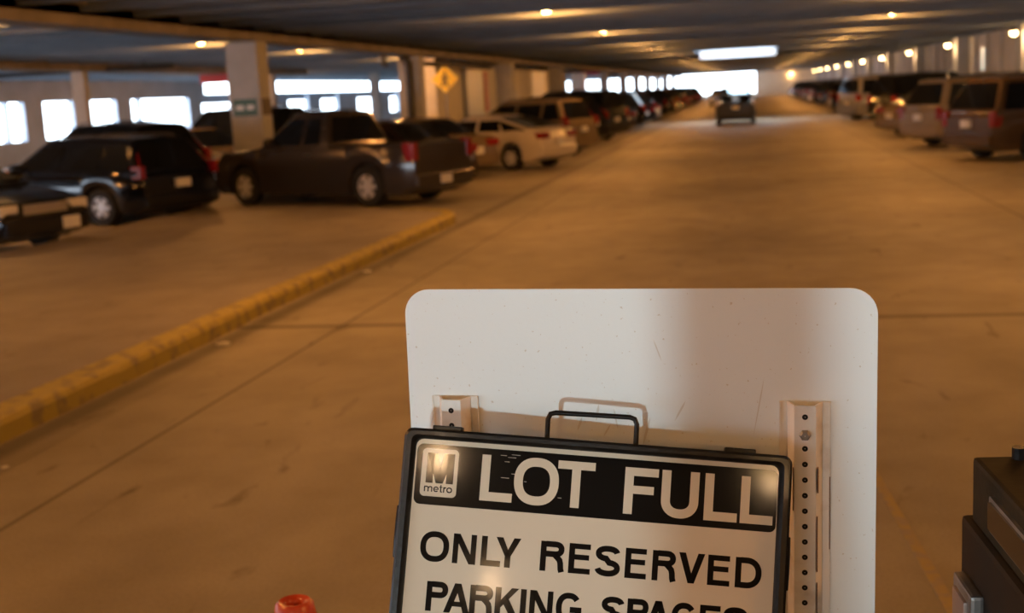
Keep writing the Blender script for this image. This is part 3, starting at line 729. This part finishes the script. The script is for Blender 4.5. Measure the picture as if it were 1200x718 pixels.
def glyph(ch, w_, t):
    """polygons of a letter in a box w_ x 1"""
    h = t/2; S_ = lambda p, c_=False: stroke(p, t, c_); mid = .49
    R = lambda x0, y0, x1, y1: [[(x0, y0), (x1, y0), (x1, y1), (x0, y1)]]
    if ch == 'L': return S_([(h, 1), (h, h), (w_, h)])
    if ch == 'I': return R(0, 0, t, 1)
    if ch in 'O': return S_(arc(w_/2, .5, w_/2-h, .5-h+.015, 0, 360, 40)[:-1], True)
    if ch == 'T': return R(0, 1-t*.92, w_, 1)+R(w_/2-h, 0, w_/2+h, 1-t*.9)
    if ch == 'F': return R(0, 0, t, 1)+R(t, 1-t*.92, w_, 1)+R(t, .44, w_*.88, .44+t*.9)
    if ch == 'E': return R(0, 0, t, 1)+R(t, 1-t*.92, w_*.98, 1)+R(t, .46, w_*.93, .46+t*.9)+R(t, 0, w_, t*.92)
    if ch == 'U': return S_([(h, 1), (h, .36)]+arc(w_/2, .36, w_/2-h, .36-h+.01, 180, 360, 20, 2.2)+[(w_-h, .36), (w_-h, 1)])
    if ch == 'N': return R(0, 0, t*.95, 1)+R(w_-t*.95, 0, w_, 1)+[[(0, 1), (t*1.15, 1), (w_, 0), (w_-t*1.15, 0)]]
    if ch == 'M': return R(0, 0, t*.92, 1)+R(w_-t*.92, 0, w_, 1)+[[(0, 1), (t*1.35, 1), (w_/2+t*.45, 0), (w_/2-t*.45, 0)], [(w_, 1), (w_-t*1.35, 1), (w_/2-t*.45, 0), (w_/2+t*.45, 0)]]
    if ch == 'Y': return [[(0, 1), (t*1.2, 1), (w_/2+h, .38), (w_/2-h, .38)], [(w_, 1), (w_-t*1.2, 1), (w_/2-h, .38), (w_/2+h, .38)]]+R(w_/2-h, 0, w_/2+h, .42)
    if ch == 'V': return [[(0, 1), (t*1.15, 1), (w_/2+t*.52, 0), (w_/2-t*.52, 0)], [(w_, 1), (w_-t*1.15, 1), (w_/2-t*.52, 0), (w_/2+t*.52, 0)]]
    if ch == 'A': return [[(0, 0), (t*1.12, 0), (w_/2+t*.56, 1), (w_/2-t*.56, 1)], [(w_, 0), (w_-t*1.12, 0), (w_/2-t*.56, 1), (w_/2+t*.56, 1)]]+R(w_*.24, .22, w_*.76, .22+t*.85)
    if ch == 'D': return R(0, 0, t, 1)+S_([(t*.9, 1-h*.92)]+[(w_*.42, 1-h*.92)]+arc(w_*.42, .5, w_*.58-h, .5-h*.92, 90, -90, 24, 2.2)+[(t*.9, h*.92)])
    if ch in 'PR':
        b_ = mid if ch == 'R' else .46
        g_ = R(0, 0, t, 1)+S_([(t*.9, 1-h*.92), (w_*.60, 1-h*.92)]+arc(w_*.60, (1+b_)/2, w_*.38-h, (1-b_)/2-h*.92, 90, -90, 16, 2.3)+[(t*.9, b_+h*.92)])
        if ch == 'R': g_ += S_([(w_*.55, b_+h), (w_*.70, b_-.01), (w_*.84-h*.3, b_-.10), (w_*.90-h*.5, b_-.20), (w_*.91-h*.4, .10), (w_*.95-h*.4, .0)])
        return g_
    if ch == 'S':
        return S_(arc(w_/2, .745, w_/2-h*1.15, .255-h+.01, 8, 262, 22, 2.2)+arc(w_/2, .27, w_/2-h, .27-h+.01, 82, -172, 22, 2.2))
    if ch == 'C': return S_(arc(w_/2, .5, w_/2-h, .5-h+.015, 38, 322, 30, 2.3))
    if ch == 'G': return S_(arc(w_/2, .5, w_/2-h, .5-h+.015, 38, 300, 30, 2.3))+S_([(w_*.55, .45), (w_-h*.9, .45), (w_-h*.9, 0)])
    if ch == 'K': return R(0, 0, t, 1)+[[(t*.9, .30), (t*.9, .56), (w_-t*1.35, 1), (w_*.98, 1)], [(w_*.30, .52), (w_*.52, .70), (w_, 0), (w_-t*1.3, 0)]]
    # lowercase for the logo (x height = 1)
    if ch == 'o': return S_(arc(w_/2, .5, w_/2-h, .5-h, 0, 360, 28)[:-1], True)
    if ch == 'e': return S_(arc(w_/2, .5, w_/2-h, .5-h, -2, 318, 26))+R(t*.8, .42, w_-t*.5, .42+t*.6) if False else S_(arc(w_/2, .5, w_/2-h, .5-h, 0, 322, 26))+R(t*.7, .5-t*.42, w_-.01, .5+t*.3)
    if ch == 't': return R(w_*.28, .1, w_*.28+t, 1.32)+R(0, 1-t*.75, w_, 1)+R(w_*.3, 0, w_, t*.8)
    if ch == 'r': return R(0, 0, t, 1)+S_([(h, .62), (w_*.45, .86), (w_, 1-h)])
    if ch == 'm': return R(0, 0, t, 1)+S_([(h, .6)]+arc(w_*.27, .65, w_*.27-h*.6, .35-h, 180, 0, 10)+[(w_/2, .0)])+S_([(w_/2, .6)]+arc(w_*.74, .65, w_*.26-h, .35-h, 180, 0, 10)+[(w_-h, .0)])
    return []
def letters(items, zb, hgt, t, name, material, y_=.0117):
    mb = MB()
    for ch, x0, x1 in items:
        w_ = (x1-x0)/hgt
        for j_, poly in enumerate(glyph(ch, w_, t)):
            q = [(x0+p[0]*hgt, zb+p[1]*hgt) for p in poly]
            n_ = len(q); mb.add([(p[0], y_, p[1]) for p in q], [tuple(range(n_))])
    # make every face look at the viewer
    me_o = mb.build(name, material, pan, fix=False)
    bm = bmesh.new(); bm.from_mesh(me_o.data)
    for f_ in bm.faces:
        f_.normal_update()
        if f_.normal.y > 0: f_.normal_flip()
    bm.to_mesh(me_o.data); bm.free()
    return me_o
XI = HW-.0185
# black header band with rounded lower corners, on the white panel
MB().prism(rrect(-.2835, .2850, -.1195, -.0240, .010, 5), 'y', .0119, .013).build('header_band', M_print, pan)
MB().prism(rrect(-.2745, -.2163, -.1062, -.0305, .007, 5), 'y', .01175, .0125).build('logo_plate', M_white, pan)
letters([('M', -.2665, -.2225)], -.0850, .0475, .26, 'logo_letter', M_print, .0116)
letters([('m', -.2680, -.2545), ('e', -.2530, -.2445), ('t', -.2435, -.2385), ('r', -.2372, -.2325), ('o', -.2320, -.2228)], -.0990, .0088, .22, 'logo_lettering', M_print, .0116)
letters([('L', -.1787, -.1275), ('O', -.1257, -.0548), ('T', -.0574, .0014)], -.1062, .0722, .192, 'header_lettering', M_white, .0117)
letters([('F', .0484, .1008), ('U', .1064, .1645), ('L', .1735, .2248), ('L', .2294, .2797)], -.1088, .0725, .192, 'header_lettering', M_white, .0117)
for word in ([('O', -.2660, -.2200), ('N', -.2140, -.1770), ('L', -.1690, -.1378), ('Y', -.1463, -.1070)],
             [('R', -.0755, -.0375), ('E', -.0308, .0032), ('S', .0100, .0497), ('E', .0571, .0904), ('R', .0992, .1360), ('V', .1396, .1799), ('E', .1847, .2189), ('D', .2270, .2672)]):
    letters(word, -.2070, .0462, .198, 'text_lettering', M_print)
for word in ([('P', -.2500, -.2150), ('A', -.2213, -.1800), ('R', -.1810, -.1440), ('K', -.1410, -.1035), ('I', -.1014, -.0930), ('N', -.0870, -.0505), ('G', -.0455, -.0060)],
             [('S', .0245, .0612), ('P', .0650, .0985), ('A', .0930, .1325), ('C', .1330, .1715), ('E', .1765, .2085), ('S', .2120, .2500)]):
    letters(word, -.2835, .0458, .198, 'text_lettering', M_print)
# thin scratches on the header
for (x, z, l_) in [(-.150, -.0335, .010), (-.138, -.036, .013), (-.143, -.043, .008), (-.1325, -.0315, .014), (-.131, -.0615, .008), (-.147, -.0685, .013), (-.112, -.048, .012), (-.110, -.072, .004), (-.136, -.094, .009), (-.1120, -.087, .004), (-.055, -.093, .006)]:
    MB().add([(x, .0118, z), (x+l_, .0118, z-.0004), (x+l_, .0118, z+.0008), (x, .0118, z+.0007)], [(0, 1, 2, 3)]).build('scratch', mat('scratch', (.45, .40, .33), .5), pan, fix=False)
# handle, hinges, side latches
MB().tube([(-.0790, .024, -.006), (-.0800, .024, .030), (-.0765, .024, .0385), (-.068, .024, .0410), (.050, .024, .0425), (.0580, .024, .0400), (.0615, .024, .032), (.0620, .024, -.004)], .0042, 10).build('handle', M_black, sg, smooth=True)
for hx in (-.238, .225):
    MB().box(hx-.024, hx+.024, .010, .034, -.002, .0065).build('hinge', M_black, sg, bevel=.002)
for hx in (-HW+.001, HW-.001):
    MB().tube([(hx, .014, -.125), (hx, .010, -.15), (hx, .010, -.18), (hx, .014, -.205)], .005, 8).build('side_latch', M_black, sg, smooth=True)
for hx in (-.285, .285):
    MB().box(hx-.014, hx+.014, .004, .030, -1.385, -.95).build('leg', M_black, sg, bevel=.003)

# ------------------------------------------------------------------ steel cabinet at the right edge
bx = empty('equipment_cabinet', (.325, 2.13, 0)); bx.rotation_euler = (0, 0, math.radians(5.0))
tag(bx, 'dark steel equipment cabinet cut off by the right picture edge', 'cabinet')
MB().box(.03, .60, -.75, 0, .9, 1.235).build('upper_housing', M_box, bx, bevel=.008)
MB().box(.017, .65, -.78, .02, .0, 1.128).build('base_housing', M_box2, bx, bevel=.01)
pf = MB()
pf.box(.018, .031, -.30, -.285, 1.0, 1.2).box(.018, .031, -.15, -.135, 1.0, 1.2)
fp = MB().box(.022, .031, -.42, -.13, 1.165, 1.205).box(.022, .031, -.142, -.13, 1.150, 1.205)
MB().prism(rrect(-.45, -.125, 1.150, 1.208, .006, 3), 'x', .024, .031).build('window_frame', M_steel, bx)
MB().prism(rrect(-.44, -.132, 1.156, 1.201, .006, 3), 'x', .020, .0245).build('dark_window', M_glass, bx)
lt = MB().box(-.004, .018, -.13, -.015, .93, 1.040).build('latch_bracket', M_steel, bx, bevel=.006)
MB().box(-.010, -.002, -.11, -.035, .94, 1.022).build('latch_face', mat('latch_plate', (.35, .28, .25), .45, metal=.5), lt, bevel=.003)
MB().lathe([(.001, .0), (.012, .0), (.012, .02), (.001, .02)], 10, 'z', (.10, -.02, 1.235)).build('cap_bolt', M_black, bx)

# ------------------------------------------------------------------ traffic cone (only its tip is in the picture)
cn = empty('traffic_cone', (-1.045, 2.57, 0)); tag(cn, 'red traffic cone whose open tip shows at the bottom edge', 'traffic cone')
prof = [(.19, .03), (.175, .05), (.048, .725), (.044, .75), (.036, .758), (.024, .755), (.019, .745), (.017, .67)]
MB().lathe(prof, 28).build('cone_body', M_cone, cn, smooth=50)
MB().prism(rrect(-.19, .19, -.19, .19, .03, 4), 'z', 0, .035).build('base', M_dark, cn)
MB().lathe([(.124, .40), (.121, .40+.005), (.093, .58), (.094, .58)], 28).build('reflective_band', M_plate, cn, smooth=True)

# ------------------------------------------------------------------ unseen cool spot and pipe, both added to light and shade the board
area_light('entrance_floodlight', (-.75, -5.0, 1.5), (-.25, 2.0, 1.35), COOL_SPOT_W, (.70, .92, 1.0), .08)  # added lamp, no fixture is modelled for it
bo = empty('pipe_bollard', (-.325, -1.0, 0)); tag(bo, 'tall pipe added unseen behind the viewpoint to shade the metal board', 'bollard')
MB().lathe([(.001, 1.74), (.05, 1.73), (.075, 1.70), (.075, 0)], 20).build('pipe', M_yellow, bo, smooth=True)
print('objects', len(bpy.data.objects))
